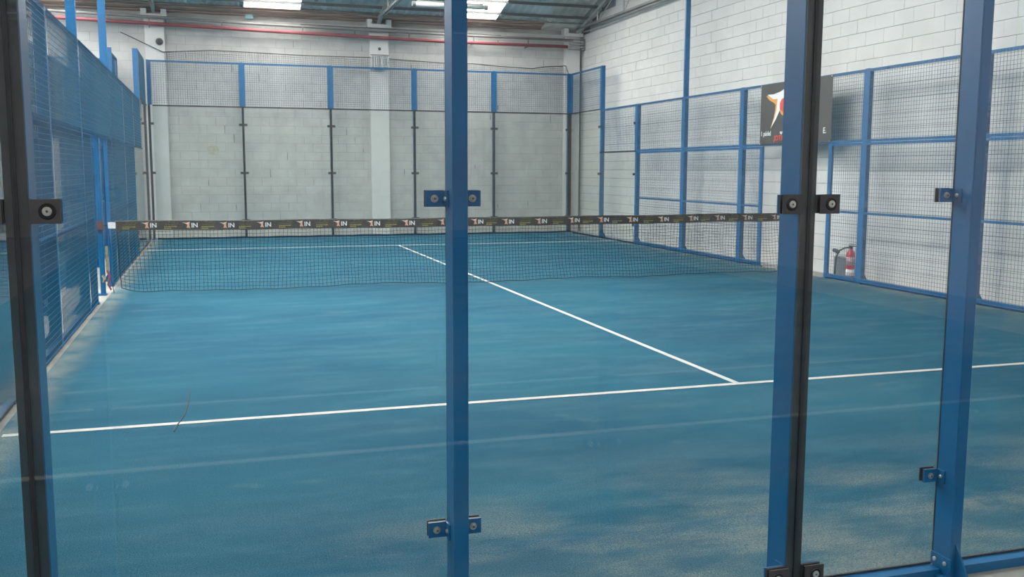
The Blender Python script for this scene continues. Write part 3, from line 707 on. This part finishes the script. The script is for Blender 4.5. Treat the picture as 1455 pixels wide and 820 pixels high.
wr('1 pádel', 0.022, 0.145, 0.105, WHITE); wr('www', 0.315, 0.155, 0.10, WHITE); wr('.JOTM', 0.215, 0.055, 0.12, REDP); wr('E.', 0.905, 0.135, 0.12, WHITE)
for (y, z) in ((YA-0.02, ZZ-0.01), (YZ+0.02, ZZ-0.01), (YA-0.02, ZA+0.01), (YZ+0.02, ZA+0.01), (10.05, ZZ-0.01)):
    part(MB().lathe((XF-0.008, y, z), [(0.011, 0), (0.011, -0.003), (0.005, -0.003)], 10, 0), 'eyelet', STEEL, t)

# ------------------------------------------------------------------ fire extinguisher and box behind the right fence
t = thing('fire_extinguisher', 'red fire extinguisher with white label standing behind the right fence', 'extinguisher', None, (10.245, 8.83, -0.012))
c = (10.245, 8.83, 0)
part(MB().lathe(c, [(0.06, -0.012), (0.064, 0.0), (0.064, 0.36), (0.055, 0.40), (0.03, 0.425), (0.022, 0.45)], 22), 'cylinder', REDX, t, True)
part(MB().lathe((c[0], c[1], 0), [(0.0647, 0.05), (0.0647, 0.15)], 22), 'label_plate', WHITE, t, True)
part(MB().lathe((c[0], c[1], 0), [(0.0649, 0.21), (0.0649, 0.33)], 22), 'label_plate', mat('faded_pink_label', (0.55, 0.36, 0.38), 0.5), t, True)
part(MB().lathe((c[0], c[1], 0), [(0.024, 0.45), (0.024, 0.485), (0.012, 0.49)], 12).box((c[0]-0.02, c[1]-0.09, 0.485), (c[0]+0.02, c[1]+0.03, 0.497)).box((c[0]-0.015, c[1]-0.09, 0.515), (c[0]+0.015, c[1]+0.03, 0.523)), 'valve', DARKG, t)
part(MB().tube([(c[0]-0.03, c[1]-0.02, 0.475), (c[0]-0.07, c[1]+0.06, 0.46), (c[0]-0.08, c[1]+0.17, 0.41), (c[0]-0.07, c[1]+0.25, 0.30), (c[0]-0.06, c[1]+0.28, 0.12), (c[0]-0.06, c[1]+0.28, 0.03)], 0.013, 8), 'hose', DARKG, t, True)
part(MB().tube([(c[0]-0.075, c[1]+0.20, 0.39), (c[0]-0.075, c[1]+0.30, 0.41)], 0.03, 10), 'nozzle', DARKG, t)
t = thing('grey_box', 'plain grey box shape against the wall beside the extinguisher', 'box', None, (10.32, 9.1, -0.012))  # box shape in place of a grey patch on the wall
part(MB().cbox((10.25, 8.95, -0.012), (10.40, 9.24, 0.30), 0.008), 'body', TEAL, t)
part(MB().cbox((10.243, 8.945, 0.30), (10.405, 9.245, 0.318), 0.004, 1), 'lid', TRUSS, t)

# ------------------------------------------------------------------ draped safety net above the far wall
prof = [(-0.55, 4.59), (0.32, 4.19), (1.35, 4.265), (2.34, 4.25), (2.9, 4.235), (3.55, 4.225), (4.94, 4.235), (5.4, 4.22), (6.8, 4.165), (7.55, 4.175), (8.18, 4.135), (9.03, 4.11), (9.36, 4.165), (9.93, 4.205), (10.0, 4.0)]
def pz(x):
    for (a, za), (b, zb) in zip(prof, prof[1:]):
        if a <= x <= b: return za+(zb-za)*(x-a)/(b-a)
    return 4.0
t = thing('safety_net', 'loose dark netting draped above the far mesh panels', 'netting', None, (5, 20.135, 4))
mb = MB().tube([(a, 20.135, z) for a, z in prof], 0.010, 5); part(mb, 'top_rope', THINNET, t)
mb = MB(); x = 0.35; k = 0
while x < 9.98:
    mb.tube([(x+0.01*sin(k), 20.135, 3.97), (x-0.01*sin(k*1.7), 20.135, pz(x))], 0.0030, 3, False); x += 0.05; k += 1
for z in (4.0, 4.045, 4.09, 4.135, 4.18, 4.225):
    seg = []; x = 0.35
    while x < 9.98:
        if pz(x) > z+0.01: seg.append((x, 20.135, z+0.008*sin(x*5)))
        else:
            if len(seg) > 1: mb.tube(seg, 0.0030, 3, False)
            seg = []
        x += 0.1
    if len(seg) > 1: mb.tube(seg, 0.0030, 3, False)
o = part(mb, 'netting', THINNET, t); o['kind'] = 'stuff'
t = thing('net_offcut', 'pale crosshatched scrap of netting bunched at the middle pilaster', 'netting', None, (5.2, 20.1, 4.0))
mb = MB(); rr = random.Random(2)
for k in range(15):
    x = 4.98+0.43*k/14; mb.tube([(x+rr.uniform(-0.01, 0.01), 20.10, 3.98), (x+rr.uniform(-0.03, 0.03), 20.10, 4.15), (x, 20.10, 4.30)], 0.0045, 4, False)
for k in range(9):
    z = 4.0+0.29*k/8; mb.tube([(4.98, 20.098, z+rr.uniform(-.01, .01)), (5.2, 20.098, z-0.012), (5.41, 20.098, z+rr.uniform(-.01, .01))], 0.0045, 4, False)
o = part(mb, 'netting', WNET, t); o['kind'] = 'stuff'
part(MB().box((4.985, 20.112, 3.99), (5.405, 20.118, 4.29)), 'gap_backing_plate', TEAL, t)  # grey plate added behind the cords so their gaps read dark
part(MB().tube([(4.97, 20.1, 4.30), (5.42, 20.1, 4.30)], 0.008, 5), 'top_rope', THINNET, t)
